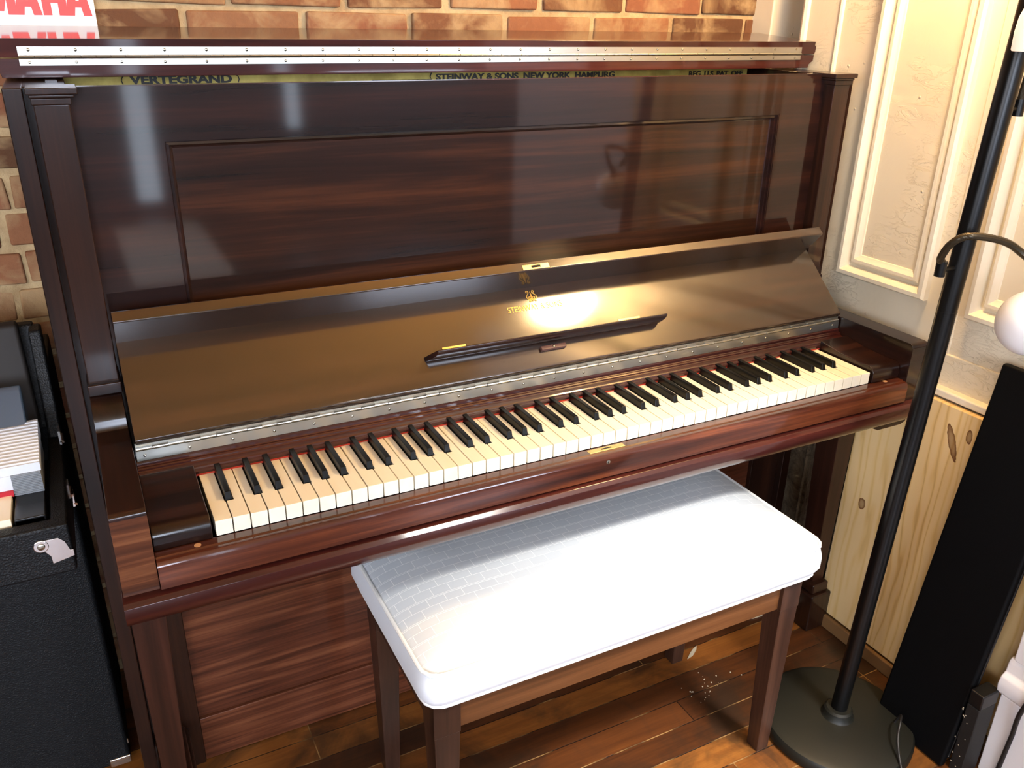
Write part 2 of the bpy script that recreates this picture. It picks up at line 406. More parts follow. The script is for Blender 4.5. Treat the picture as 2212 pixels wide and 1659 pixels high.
pz_.tube([(XW-0.006,0.232,0.0),(XW-0.006,0.236,0.65)], 0.012, 10).tube([(XW-0.006,0.262,0.0),(XW-0.006,0.262,0.65)], 0.007, 8)
struct(pz_.build('trim_9', plaster()))
bead = MB().tube([(XW-0.001,0.379,0.3),(XW-0.001,0.383,2.59)], 0.006, 8).tube([(XW-0.003,0.478,0.3),(XW-0.003,0.478,2.59)], 0.009, 8)
struct(bead.build('trim_2', M['white_trim']))
def moulding(name, ya, yb, z0, z1, w, prof):
    """mitred frame on the right wall between ya>yb, z0<z1; prof = (inset, proud)"""
    mb = MB(); n = len(prof); rings = []
    for (ins, pr) in prof:
        rings.append([(XW-pr, ya-ins, z0+ins), (XW-pr, yb+ins, z0+ins), (XW-pr, yb+ins, z1-ins), (XW-pr, ya-ins, z1-ins)])
    vs = [p for r in rings for p in r]; fs = []
    for k in range(n-1):
        for i in range(4): fs.append((k*4+i, k*4+(i+1) % 4, (k+1)*4+(i+1) % 4, (k+1)*4+i))
    mb.add(vs, fs); return struct(mb.build(name, M['white_trim'], angle=25))
OUT = [(0,-.004),(0,.013),(.004,.019),(.012,.02),(.018,.014),(.021,.006),(.0225,-.004)]
INN = [(0.0,-.003),(.0,.006),(.004,.010),(.010,.010),(.015,.005),(.02,.003),(.022,-.003)]
moulding('trim_3', 0.268, 0.040, 0.832, 2.35, 0, OUT)
moulding('trim_4', 0.240, 0.066, 0.861, 2.32, 0, INN)
moulding('trim_5', -0.053, -0.300, 0.825, 2.35, 0, OUT)
moulding('trim_6', -0.081, -0.272, 0.854, 2.32, 0, INN)
struct(MB().box(0.766, XW, -0.365, 0.118, 0.660, 0.676).build('trim_7', M['white_trim'], bevel=0.004))
struct(MB().box(0.732, 0.742, -0.365, 0.118, 0.0, 0.034).box(0.742, XW, -0.365, 0.118, 0.0, 0.03).build('baseboard_right', plain('old_brown_strip', (120,86,48), 0.7), bevel=0.003))
# white door casing in the right foreground
cs = MB().box(0.69, 1.25, -1.05, -0.361, 0.0, 0.19)
cs.prism([(0.69,0.19),(0.682,0.198),(0.678,0.215),(0.682,0.232),(0.692,0.24),(0.694,0.262),(0.70,0.27),(1.0,0.27),(1.0,0.19)], -1.055, -0.355, 'y')
cs.box(0.693, 1.25, -1.05, -0.363, 0.27, 2.6)
struct(cs.build('trim_8', M['grey_white'], bevel=0.003))
struct(MB().box(3.2, 3.3, -5.2, 0.9, 0.0, 2.6).build('wall_far_right', M['room_paint']))
struct(MB().box(1.25, 3.2, -0.2, 0.0, 0.0, 2.6).build('wall_partition', M['room_paint']))
# front wall with tall windows (behind the camera)
wins = [(-3.2,-1.2,1.1,2.5), (-0.85,-0.45,1.1,2.5), (-0.33,-0.10,0.03,2.5), (0.76,0.95,0.50,2.5), (1.2,2.4,1.1,2.5)]  # the two low-silled ones are placed for the reflected streaks
fw = MB()
xs = sorted([(a,b,c,d) for a,b,c,d in wins]); cur = -3.5
for a,b,c,d in xs:
    fw.box(cur, a, -5.1, -4.95, 0, 2.6); fw.box(a, b, -5.1, -4.95, 0, c); fw.box(a, b, -5.1, -4.95, d, 2.6); cur = b
fw.box(cur, 3.3, -5.1, -4.95, 0, 2.6)
struct(fw.build('wall_front', M['room_paint']))
for i,(a,b,c,d) in enumerate(xs):
    w = bpy.data.objects.new('window_%d' % (i+1), None); COL.objects.link(w); w.location = (a,-5.0,c); struct(w)
    MB().box(a, b, -5.05, -5.03, c, d).build('pane', M['window_light' if c > 1 else 'streak_light'], w)
    fr = MB(); t = 0.035
    fr.box(a, a+t, -5.03, -4.94, c, d); fr.box(b-t, b, -5.03, -4.94, c, d); fr.box(a, b, -5.03, -4.94, c, c+t); fr.box(a, b, -5.03, -4.94, d-t, d)
    fr.box(a, b, -5.03, -4.96, (c+d)/2-.015, (c+d)/2+.015)
    fr.build('frame', M['room_paint'], w)

RG = tag(MB().box(-0.50,0.02,-4.5,-3.05,0.0,0.008).build('reflector', plain('pale_reflector',(232,222,214),0.9)), 'pale rug on the floor added out of frame to whiten the piano panel reflection', 'reflector')  # unseen, added to put a pale patch in the upper panel's reflection
# ------------------------------------------------------------------ the piano
P = thing('upright_piano', 'dark mahogany upright piano with raised lid and open fallboard against the brick wall', 'piano', (0, 0.32, 0))
def mir(x0, x1, s): return (x0, x1) if s > 0 else (-x1, -x0)
for s in (-1, 1):
    a, b = mir(0.743, 0.767, s); c, d = mir(0.69, 0.745, s)
    MB().box(a, b, 0.30, 0.645, 0.0, 1.246).box(c, d, 0.326, 0.645, 0.0, 1.2458).build('case_side', M['mahogany_z'], P, bevel=0.002)
MB().box(-0.69, 0.69, 0.63, 0.645, 0.02, 1.24).build('case_back', M['dark_inside'], P)
MB().box(-0.69, 0.69, 0.33, 0.63, 0.56, 0.60).build('inner_shelf', M['dark_inside'], P)
for s in (-1, 1):
    pb = MB(); a, b = mir(0.691, 0.7335, s); pb.box(a, b, 0.277, 0.3262, 0.83, 1.227)
    po = pb.build('pilaster', M['mahogany_z'], P, bevel=0.002)
    cb = MB(); a, b = mir(0.679, 0.740, s); cb.box(a, b, 0.266, 0.33, 1.2395, 1.248)
    a, b = mir(0.684, 0.737, s); cb.box(a, b, 0.2705, 0.328, 1.235, 1.2395); a, b = mir(0.688, 0.7355, s); cb.box(a, b, 0.2735, 0.327, 1.226, 1.235)
    cb.build('capital', M['mahogany_z'], po, bevel=0.0015)
    a, b = mir(0.689, 0.7355, s); MB().box(a, b, 0.268, 0.327, 0.814, 0.832).build('pilaster_base', M['mahogany'], po, bevel=0.002)
# upper front panel: frame, recess moulding, veneered centre
up = MB(); yf = 0.304; yb_ = 0.326; rx, rz0, rz1 = 0.580, 0.80, 1.172
up.box(-0.691, -rx, yf, yb_, 0.745, 1.246); up.box(rx, 0.691, yf, yb_, 0.745, 1.246)
up.box(-rx, rx, yf, yb_, rz1, 1.246); up.box(-rx, rx, yf, yb_, 0.745, rz0)
upo = up.build('upper_panel', M['frame_wood'], P)
mo = MB(); prof = [(-.001,yf+.001),(0.002,yf+.001),(.004,yf+.006),(.0075,yf+.005),(.0105,yf+.011),(.013,yf+.0125)]
vs = []; fs = []
for ins, y in prof: vs += [(-rx+ins,y,rz0+ins),(rx-ins,y,rz0+ins),(rx-ins,y,rz1-ins),(-rx+ins,y,rz1-ins)]
for k in range(len(prof)-1):
    for i in range(4): fs.append((k*4+i, k*4+(i+1) % 4, (k+1)*4+(i+1) % 4, (k+1)*4+i))
mo.add(vs, fs).build('panel_moulding', M['frame_wood'], upo, angle=20)
MB().box(-rx+.01, rx-.01, yf+.0122, yb_, rz0+.01, rz1-.01).build('centre_panel', M['veneer'], upo)
# lid: rear board, and front flap folded back on top of it
lid_r = [(0.768,1.2495),(0.770,1.256),(0.775,1.260),(0.781,1.2635),(0.782,1.2755),(-0.782,1.2755),(-0.781,1.2635),(-0.775,1.260),(-0.770,1.256),(-0.768,1.2495)]
lr = MB().prism(lid_r, 0.434, 0.65, 'y').build('rear_lid', M['red_wood'], P, bevel=0.0008)
prof = [(0.782,1.2770),(0.784,1.282),(0.784,1.292),(0.780,1.2955),(0.780,1.3025),(-0.780,1.3025),(-0.780,1.2955),(-0.784,1.292),(-0.784,1.282),(-0.782,1.2770)]
fl = MB(); tilt = math.radians(4.2); n = len(prof); vs = []
for dy in (0.0, 0.185):
    for x, z in prof:
        h = z-1.277; vs.append((x, 0.434+dy*math.cos(tilt)-h*math.sin(tilt), 1.277+dy*math.sin(tilt)+h*math.cos(tilt)))
fl.add(vs, [(i,(i+1) % n,n+(i+1) % n,n+i) for i in range(n)]+[tuple(range(n-1,-1,-1)),tuple(range(n,2*n))])
fl.build('front_lid', M['red_wood'], P, bevel=0.0008)
h = MB(); xa, xb = -0.743, 0.742
h.box(xa, xb, 0.4318, 0.4345, 1.2800, 1.2915); h.box(xa, xb, 0.4322, 0.4345, 1.2662, 1.2752)
hinge = h.build('lid_hinge', M['nickel'], P)
kn = MB(); nk = 74
for i in range(nk):
    x0 = xa+(xb-xa)*i/nk; x1 = xa+(xb-xa)*(i+1)/nk; y = 0.4312+(0.0006 if i % 2 else 0)
    kn.cyl((x0+.0003,y,1.2782),(x1-.0003,y,1.2782), 0.0019, n=8)
kn.build('hinge_knuckles', M['nickel'], hinge)
scr = None
def screw(center, nrm, r, parent, mat=None):
    global scr
    if scr is None or True:
        mb = MB().lathe(center, [(r,-r*.2),(r,r*.15),(r*.8,r*.45),(r*.35,r*.62)], 12, nrm)
        return mb.build('screw', mat or M['screw'], parent)
for i in range(25):
    x = -0.7304+i*0.06065
    screw((x+0.001,0.4318,1.2872), (0,-1,0), 0.0024, hinge); screw((x,0.4322,1.2705), (0,-1,0), 0.0022, hinge)
# iron plate with its lettering, seen through the gap
pl = MB().box(-0.69, 0.66, 0.503, 0.512, 1.0, 1.2475).build('iron_plate', M['plate'], P)
def on_plate(x0, z0, y=0.5025): return lambda x, y_, z: (x0+x, y-z, z0+y_)
text_mesh('plate_lettering', 'VERTEGRAND', M['black_letter'], pl, 0.0165, on_plate(-0.598,1.2345), 0.0008, 0.157, 0.0008)
text_mesh('plate_lettering', 'STEINWAY & SONS  NEW YORK  HAMBURG', M['black_letter'], pl, 0.0150, on_plate(-0.078,1.2325), 0.0008, 0.390, 0.0006)
text_mesh('plate_lettering', 'REG. U.S. PAT. OFF.', M['black_letter'], pl, 0.0140, on_plate(0.500,1.2315), 0.0008, 0.150, 0.0005)
pf = MB()
for x in (-0.6085, -0.4305): 
    sgn = -1 if x < -0.5 else 1
    pf.tube([(x-sgn*.004,0.502,1.247),(x,0.502,1.243),(x+sgn*.001,0.502,1.239),(x-sgn*.001,0.502,1.234)], 0.0009, 6)
pf.tube([(-0.087,0.502,1.245),(-0.090,0.502,1.239),(-0.087,0.502,1.233),(-0.2,0.502,1.2335)], 0.0012, 6)
pf.build('plate_scroll', M['black_letter'], pl)
MB().box(-0.735,-0.69, 0.46, 0.52, 1.15, 1.2445).box(-0.715,-0.70, 0.40, 0.46, 1.2, 1.2478).build('pin_block_end', M['mahogany'], P)
# keybed, nosing, key slip
MB().box(-0.735, 0.735, -0.012, 0.33, 0.606, 0.652).build('keybed', M['mahogany'], P)
nose = [(-0.005,0.6525),(-0.024,0.6528),(-0.034,0.6505),(-0.0395,0.645),(-0.0405,0.634),(-0.038,0.624),(-0.033,0.616),(-0.026,0.612),(-0.005,0.612)]
MB().prism(nose, -0.7375, 0.7375).build('keybed_nosing', M['red_wood'], P, bevel=0.0006)
slip = [(-0.0008,0.6968),(-0.003,0.697),(-0.016,0.697),(-0.0185,0.6952),(-0.021,0.6958),(-0.0255,0.695),(-0.0285,0.6915),(-0.030,0.687),(-0.030,0.6560),(-0.0008,0.6560)]
so = MB().prism(slip, -0.6905, 0.6905).build('key_slip', M['slip_wood'], P)
MB().box(-0.034, 0.034, -0.0155, -0.0045, 0.6962, 0.6977).build('lock_plate', M['brass'], so, bevel=0.0005)
MB().lathe((-0.0079,-0.0295,0.6836), [(0.0035,0),(0.0035,0.0012),(0.0022,0.0014)], 16, (0,-1,0)).build('keyhole', M['screw'], so)
MB().box(-0.0089,-0.0069,-0.0312,-0.0305,0.6815,0.6850).build('key_slot', M['dark_inside'], so)
MB().box(-0.010, 0.010, -0.0115, -0.0085, 0.6974, 0.6979).build('lock_slot', M['dark_inside'], so)
for x, y in ((-0.6379,-0.0105), (0.6513,-0.006)):
    MB().cyl((x,y,0.6955),(x,y,0.6976), 0.0045, n=18).build('screw_plug', plain('pale_wood_plug', (176,132,92), 0.5), so)
for s_ in (1,):
    a, b = mir(0.628, 0.72, s_); MB().prism([(a,0.6125),(b,0.6125),(b-0.004,0.604),(b-0.016,0.599),(a+0.012,0.599),(a,0.6045)], -0.022, 0.17, 'y').build('leg_bracket', M['mahogany'], P, bevel=0.001)
# arms
arm = [(-0.022,0.652),(-0.022,0.765),(-0.0205,0.7695),(-0.017,0.7718),(-0.012,0.7725),(0.229,0.7725),(0.2315,0.776),(0.233,0.785),(0.238,0.796),(0.247,0.805),(0.259,0.811),(0.272,0.8138),(0.30,0.8142),(0.30,0.652)]
for s in (-1, 1):
    a, b = mir(0.6915, 0.7355, s)
    ao = MB().prism(arm, a, b).build('arm', M['mahogany_y'], P, bevel=0.001)
    a, b = mir(0.6917, 0.7353, s)
    MB().box(a, b, -0.0228, -0.0215, 0.6535, 0.7645).build('arm_face', M['striped_wood' if s < 0 else 'mahogany'], ao)
# key blocks
blk = [(-0.003,0.6975),(-0.004,0.714),(-0.0025,0.721),(0.002,0.7265),(0.009,0.7292),(0.018,0.7296),(0.03,0.729),(0.085,0.731),(0.12,0.736),(0.137,0.739),(0.137,0.6975)]
for s in (-1, 1):
    a, b = mir(0.6170, 0.6908, s)
    MB().prism(blk, a, b).build('key_block', M['mahogany'], P, bevel=0.0015)
# name board mouldings behind the keys and the felt strip
nb = [(0.170,0.752),(0.1635,0.7490),(0.161,0.7480),(0.1595,0.7455),(0.1590,0.7415),(0.1575,0.7405),(0.1545,0.7405),(0.1525,0.7388),(0.1522,0.7368),(0.1505,0.7352),(0.1470,0.7345),(0.1425,0.7338),(0.1405,0.7322),(0.1395,0.7300),(0.1360,0.7293),(0.1345,0.7272),(0.1350,0.7235),(0.170,0.7235)]
MB().prism(nb, -0.690, 0.690).build('name_board_moulding', M['red_wood'], P, angle=20)
MB().box(-0.6165, 0.6165, 0.1365, 0.150, 0.7195, 0.7236).build('felt_strip', M['felt'], P)
# keys
W = 1.225/52; names = [('ABCDEFG'[i % 7]) for i in range(52)]
blacks = []                              # boundary k (between white k-1 and k): centre offset
for k in range(1, 52):
    pair = names[k-1]+names[k]
    off = {'CD': -0.0030, 'DE': 0.0030, 'FG': -0.0042, 'GA': 0.0, 'AB': 0.0042}.get(pair)
    if off is not None: blacks.append((k, -0.6125+k*W+off))
bx = dict(blacks); g = 0.0008; hw = 0.0062
for i in range(52):
    x0 = -0.6125+i*W+g; x1 = -0.6125+(i+1)*W-g; yh = 0.0475
    l = bx[i]+hw if i in bx else x0; r = bx[i+1]-hw if (i+1) in bx else x1
    pts = [(x0,0.0),(x1,0.0),(x1,yh)]
    if r < x1: pts.append((r,yh))
    pts += [(r,0.146),(l,0.146)]
    if l > x0: pts.append((l,yh))
    pts.append((x0,yh))
    kb = MB().prism(pts, 0.6975, 0.7202, 'z'); dz = random.uniform(-.0003,.0003)
    kb.v = [(x,y,z+dz) for x,y,z in kb.v]
    kb.build('white_key', M['ivory'], P, bevel=0.0006)
for k, x in blacks:
    m = MB(); a, b = 0.0053, 0.0041
    m.hexa([(x-a,0.0488,0.712),(x+a,0.0488,0.712),(x+a,0.146,0.712),(x-a,0.146,0.712),(x-b,0.0535,0.7312),(x+b,0.0535,0.7312),(x+b,0.146,0.7322),(x-b,0.146,0.7322)])
    m.build('black_key', M['ebony'], P, bevel=0.0012)
# fallboard
FB = Vector((0,0.158,0.781)); E = Vector((0,0.747,0.667)).normalized(); NN = Vector((0,-0.666,0.746)).normalized()
def fp(x, s, n_): q = FB + E*s + NN*n_; return (x, q.y, q.z)
def fprism(mb, prof, xa, xb, xa2=None, xb2=None):
    n = len(prof); 
    return mb.add([fp(xa,s,m) for s,m in prof]+[fp(xb,s,m) for s,m in prof], [(i,(i+1) % n,n+(i+1) % n,n+i) for i in range(n)]+[tuple(range(n-1,-1,-1)),tuple(range(n,2*n))])
fbm = MB(); fprism(fbm, [(0.0,-0.003),(0.002,-0.0005),(0.005,0),(0.1815,0.0),(0.1815,-0.0155),(0.0,-0.0155)], -0.687, 0.687)
fbo = fbm.build('fallboard', M['fallboard'], P, bevel=0.0008)
rl = MB(); fprism(rl, [(0.1625,-0.0005),(0.1625,0.0565),(0.164,0.058),(0.1805,0.058),(0.182,0.0565),(0.182,-0.0005)], -0.687, 0.687)
rlo = rl.build('fallboard_rail', M['fallboard'], fbo, bevel=0.0006)
sp = MB(); fprism(sp, [(0.1645,0.0575),(0.1645,0.0588),(0.1748,0.0588),(0.1748,0.0575)], -0.026, 0.0268)
sp.build('strike_plate', M['brass'], fbo, bevel=0.0004)
sp = MB(); fprism(sp, [(0.1676,0.0585),(0.1676,0.0592),(0.1722,0.0592),(0.1722,0.0585)], -0.0088, 0.0094)
sp.build('strike_slot', M['dark_inside'], fbo)
# folding music ledge with hinges and turn button
lg = MB(); pr = [(0.0490,0.0),(0.0476,0.004),(0.0458,0.012),(0.0448,0.021),(0.0450,0.028),(0.0462,0.0325),(0.0482,0.0345),(0.0500,0.0342),(0.0550,0.012),(0.0570,0.0)]
n = len(pr); vs = [fp(-0.233+min(m,.026)*0.55,s,m) for s,m in pr]+[fp(0.2405+m*0.06,s,m) for s,m in pr]
lg.add(vs, [(i,(i+1) % n,n+(i+1) % n,n+i) for i in range(n)]+[tuple(range(n-1,-1,-1)),tuple(range(n,2*n))])
lgo = lg.build('music_ledge', M['frame_wood'], fbo, bevel=0.0008)
for xa, xb in ((-0.196,-0.153),(0.158,0.206)):
    q = MB(); fprism(q, [(0.057,0.0),(0.057,0.0014),(0.069,0.0014),(0.069,0.0)], xa, xb); fprism(q, [(0.056,0.0),(0.056,0.005),(0.060,0.005),(0.060,0.0)], xa, xb)
    q.build('ledge_hinge', M['brass'], lgo)
q = MB(); fprism(q, [(0.031,0.0),(0.031,0.007),(0.039,0.007),(0.039,0.0)], -0.020, 0.030)
tb = q.build('turn_button', plain('worn_brown_wood', (96,62,52), 0.45), fbo, bevel=0.001)
screw(fp(0.005,0.035,0.0072), tuple(NN), 0.0028, tb)
# lettering and lyre decal
def on_fb(x0, s0): return lambda x, y_, z: fp(x0+x, s0+y_, 0.0004+z)
GL = M['gold_leaf']
text_mesh('maker_lettering', 'STEINWAY & SONS', GL, fbo, 0.0165, on_fb(-0.0527,0.1155), 0.0002, 0.1105, -0.00005)
ly = MB(); L0 = 0.1318; cx = 0.0030
def lp(x, s): return fp(cx+x, L0+s, 0.0006)
for sg in (-1, 1):
    ly.tube(spline([lp(sg*x,s) for x,s in ((0.0022,0.004),(0.0075,0.0055),(0.0098,0.0100),(0.0085,0.0135),(0.0052,0.0170),(0.0036,0.0200),(0.0052,0.0228),(0.0078,0.0220),(0.0074,0.0196),(0.0058,0.0196))], 4), 0.00085, 6)
    ly.tube(spline([lp(sg*x,s) for x,s in ((0.0012,0.006),(0.0042,0.0066),(0.0062,0.0090),(0.0046,0.0108),(0.0034,0.0094))], 4), 0.0007, 6)
    ly.tube(spline([lp(sg*x,s) for x,s in ((0.0006,0.0035),(0.0034,0.0022),(0.0060,0.0024),(0.0066,0.0008),(0.0046,0.0002))], 4), 0.0008, 6)
ly.tube([lp(0,0.0005),lp(0,0.021)], 0.0008, 6); ly.tube([lp(-0.0018,0.006),lp(-0.001,0.0165)], 0.00045, 6); ly.tube([lp(0.0018,0.006),lp(0.001,0.0165)], 0.00045, 6)
ly.tube([lp(-0.0022,0.0098),lp(0,0.0125),lp(0.0022,0.0098)], 0.0009, 6)
ly.build('lyre_emblem', GL, fbo)
# fallboard hinge
fh = MB().box(-0.6885, 0.6885, 0.1610, 0.1640, 0.7485, 0.7640).box(-0.6885, 0.6885, 0.1655, 0.1668, 0.7655, 0.7745); fho = fh.build('fallboard_hinge', M['nickel'], P)
kn = MB(); nk = 62
for i in range(nk):
    x0 = -0.6885+1.377*i/nk; x1 = -0.6885+1.377*(i+1)/nk; o_ = 0.0 if i % 2 else 0.0012
    kn.cyl((x0+.0003,0.1632+o_,0.7662),(x1-.0003,0.1632+o_,0.7662), 0.0022, n=8)
    if i % 2 == 0: kn.box(x0+.0003, x1-.0003, 0.1628, 0.1660, 0.7676, 0.7706)
kn.build('hinge_knuckles', M['nickel'], fho)
for i in range(23):
    x = -0.6776+i*0.0613; screw((x,0.1610,0.7565), (0,-1,0), 0.0024, fho)
MB().box(-0.69, 0.69, 0.1665, 0.305, 0.7235, 0.7650).build('fallboard_shelf', M['mahogany'], P)
# legs, lower panel, toe rail
for s in (-1, 1):
    a, b = mir(0.685, 0.737, s); c, d = mir(0.700, 0.7335, s)
    lo = MB().taper((c,d,0.112,0.158), 0.12, (a,b,0.104,0.168), 0.6062).build('leg', M['leg_wood'], P, bevel=0.0015)
    fb_ = MB(); a, b = mir(0.681, 0.743, s); fb_.box(a, b, 0.088, 0.32, 0.0, 0.10); a, b = mir(0.688, 0.7365, s); fb_.box(a, b, 0.096, 0.30, 0.10, 0.126)
    fb_.build('leg_foot', M['mahogany_z'], lo, bevel=0.004)
ls = MB()
for s in (-1, 1):
    a, b = mir(0.660, 0.743, s); ls.box(a, b, 0.318, 0.345, 0.0, 0.606)
ls.box(-0.66, 0.66, 0.322, 0.345, 0.58, 0.606)
ls.build('lower_frame', M['mahogany_z'], P, bevel=0.001)
MB().box(-0.6592, 0.6592, 0.329, 0.345, 0.105, 0.59).build('lower_panel', M['lower_veneer'], P)
MB().box(-0.6597, 0.6597, 0.322, 0.345, 0.002, 0.1045).build('toe_rail', M['lower_veneer'], P, bevel=0.0015)

# ------------------------------------------------------------------ piano bench
B = thing('piano_bench', 'white upholstered piano bench with dark tapered legs in front of the keyboard', 'bench', (0.012, 0.0, 0.0))
bx0, bx1, by0, by1 = -0.377, 0.396, -0.152, 0.215
def rrect(ins, z, r=0.028, n=7):
    x0, x1, y0, y1 = bx0+ins, bx1-ins, by0+ins, by1-ins; r = max(0.006, r-ins*0.2); out = []
    for cx_, cy_, a0 in ((x1-r,y0+r,-PI/2),(x1-r,y1-r,0),(x0+r,y1-r,PI/2),(x0+r,y0+r,PI)):
        for i in range(n): t = a0+PI/2*i/(n-1); out.append((cx_+r*math.cos(t), cy_+r*math.sin(t), z))
    return out
# even out the loop so the dome carries enough vertices along the long sides
def dense(loop, m=160):
    pts = [Vector(p) for p in loop]; L = [0]
    for i in range(len(pts)): L.append(L[-1]+(pts[(i+1) % len(pts)]-pts[i]).length)
    out = []; k = 0
    for j in range(m):
        d = L[-1]*j/m
        while L[k+1] < d: k += 1
        t = (d-L[k])/max(1e-9, L[k+1]-L[k]); out.append(pts[k].lerp(pts[(k+1) % len(pts)], t))
    return out
seat_z0, welt = 0.4155, 0.478
loops = [rrect(0.012,seat_z0), rrect(0.001,seat_z0+.006), rrect(-0.005,0.434), rrect(-0.005,0.454), rrect(-0.001,0.470), rrect(0.002,welt), rrect(0.010,0.4825), rrect(0.022,0.487), rrect(0.040,0.4915), rrect(0.065,0.4955), rrect(0.095,0.498), rrect(0.125,0.499), rrect(0.155,0.4992)]
sv = MB(); vs = []; fs = []; m = 160
for lp_ in loops: vs += dense(lp_, m)
for k in range(len(loops)-1):
    for i in range(m): fs.append((k*m+i, k*m+(i+1) % m, (k+1)*m+(i+1) % m, (k+1)*m+i))
fs += [tuple(range(m-1,-1,-1)), tuple(range((len(loops)-1)*m, len(loops)*m))]
seat = sv.add(vs, fs).build('seat_cushion', M['fabric'], B, angle=60)
MB().tube(dense(rrect(0.0005,welt+.0005),160), 0.0032, 8, True).build('piping', M['piping'], seat)
MB().tube(dense(rrect(0.004,seat_z0+.001),160), 0.0034, 8, True).build('piping', M['piping'], seat)
for ya in (-0.134, 0.146): MB().box(-0.345,0.350,ya,ya+0.02,0.352,0.4205).build('long_rail', M['bench_rail'], B)
for xa in (-0.357, 0.338): MB().box(xa,xa+0.02,-0.12,0.15,0.352,0.4205).build('short_rail', M['bench_wood'], B)
for (lx, sx) in ((-0.364,1),(0.3615,-1)):
    for (ly_, sy) in ((-0.142,1),(0.172,-1)):
        w, t = 0.044, 0.033
        X0, X1 = sorted((lx, lx+sx*w)); Y0, Y1 = sorted((ly_, ly_+sy*w)); x0, x1 = sorted((lx+sx*.008, lx+sx*(t+.004))); y0, y1 = sorted((ly_+sy*.004, ly_+sy*t))
        X0b, X1b = sorted((lx+sx*.001, lx+sx*(w-.001))); Y0b, Y1b = sorted((ly_+sy*.001, ly_+sy*(w-.001)))
        lb = MB().box(X0,X1,Y0,Y1,0.350,0.4208).taper((x0,x1,y0,y1),0.0,(X0b,X1b,Y0b,Y1b),0.3505)
        lb.build('leg', M['bench_wood'], B, bevel=0.0012)

# ------------------------------------------------------------------ floor lamp
LA = thing('floor_lamp', 'black floor lamp with gooseneck arms and white globe shades beside the piano', 'lamp', (0.519,-0.157,0.0))
MB().lathe((0.519,-0.157,0), [(0.142,0.0),(0.150,0.004),(0.1505,0.018),(0.146,0.025),(0.135,0.0285),(0.06,0.031),(0.033,0.0325),(0.030,0.036),(0.028,0.048),(0.024,0.052)], 72).build('base', M['black_base'], LA)
def pole(z): t = (z-0.03)/1.27; return Vector((0.519+0.074*t, -0.157, z))
pm = MB().tube([pole(z) for z in (0.04,0.4,0.8,1.2,1.62)], 0.0162, 24)
po = pm.build('pole', M['black_metal'], LA)
MB().lathe(pole(0.9), [(0.0167,-.0008),(0.0167,.0008)], 24).build('pole_joint', M['black_metal'], po)
MB().lathe((0.519-0.02,-0.157-0.028,0.0305), [(0.0014,0),(0.0014,0.0012)], 10).build('base_screw', M['chrome'], LA)
def gooseneck(start, stub_dir, path, shade_c, shade_r, mat, bell=False):
    """stub from the pole, upright socket, flexible neck, shade"""
    st = Vector(start); tip = st + Vector(stub_dir)
    a = MB().cyl(st, tip, 0.0042, n=12).cyl(tip+Vector((0,0,-.011)), tip+Vector((0,0,.014)), 0.0085, n=18).build('neck_socket', M['black_metal'], LA)
    pts = spline([tip+Vector((0,0,.012))]+[Vector(p) for p in path], 14)
    k = len(pts); mb = MB().tube(pts, lambda t: 0.0060+0.00025*math.sin(t*k*2.6), 10)
    mb.build('gooseneck', M['flex'], a)
    c = Vector(shade_c)
    if not bell:
        prof = []
        for i in range(25):
            t = PI*(0.02+0.90*i/24); prof.append((shade_r*math.sin(t), shade_r*math.cos(t)))
        MB().lathe(c, prof, 40, (c-pts[-2]).normalized()*-1).build('lamp_shade', mat, a)
    else:
        r = shade_r
        prof = [(r*.97,-r*.95),(r*1.0,-r*.9),(r*1.02,-r*.3),(r*.98,r*.2),(r*.85,r*.6),(r*.6,r*.95),(r*.3,r*1.15),(r*.2,r*1.2)]
        MB().lathe(c, prof, 40).build('lamp_shade', mat, a)
pz = pole(0.974)
gooseneck(pz, (-0.053,-0.006,0.005), [(0.5125,-0.165,0.999),(0.5098,-0.177,1.0232),(0.5166,-0.190,1.0376),(0.5308,-0.202,1.0411),(0.5615,-0.212,1.0367),(0.5912,-0.222,1.0273),(0.613,-0.238,1.010),(0.622,-0.262,0.995),(0.618,-0.277,0.975)], (0.606,-0.280,0.912), 0.052, M['opal'])
pz = pole(1.2242)
gooseneck(pz, (0.035,-0.004,0.0), [(0.622,-0.165,1.275),(0.618,-0.18,1.36),(0.590,-0.21,1.425),(0.548,-0.233,1.44),(0.526,-0.237,1.425),(0.522,-0.237,1.41)], (0.527,-0.237,1.346), 0.038, M['lamp_glow_dim'], True)
pz = pole(1.58)
gooseneck(pz, (0.03,0.01,0.0), [(0.652,-0.12,1.62),(0.650,-0.09,1.67),(0.625,-0.06,1.70)], (0.612,-0.062,1.80), 0.085, M['lamp_glow'])

# ------------------------------------------------------------------ pine board, black case, box
pb = MB().hexa([(0.744,-0.362,0.035),(0.762,-0.362,0.035),(0.762,0.117,0.035),(0.744,0.117,0.035),(0.7555,-0.362,0.656),(0.7735,-0.362,0.656),(0.7735,0.119,0.656),(0.7555,0.119,0.656)])
tag(pb.build('pine_board', M['pine'], bevel=0.0012), 'bare knotty pine board covering the lower right wall behind the floor lamp', 'board')
CA = thing('instrument_case', 'tall black padded case leaning against the right wall beside the floor lamp', 'case', (0.62,-0.25,0.0))
def slab(u, y, d):   # u along the slab from floor upwards (0..1), d thickness towards the wall
    b = Vector((0.6185,0,0.0)); t = Vector((0.738,0,0.783)); ax = (t-b).normalized(); nx = Vector((ax.z,0,-ax.x))
    q = b+(t-b)*u+nx*d; return (q.x, y, max(q.z, 0.001))
def slab_block(mb, u0, u1, ya, yb2, d0, d1):
    return mb.hexa([slab(u0,ya,d0),slab(u0,ya,d1),slab(u0,yb2,d1),slab(u0,yb2,d0),slab(u1,ya,d0),slab(u1,ya,d1),slab(u1,yb2,d1),slab(u1,yb2,d0)])
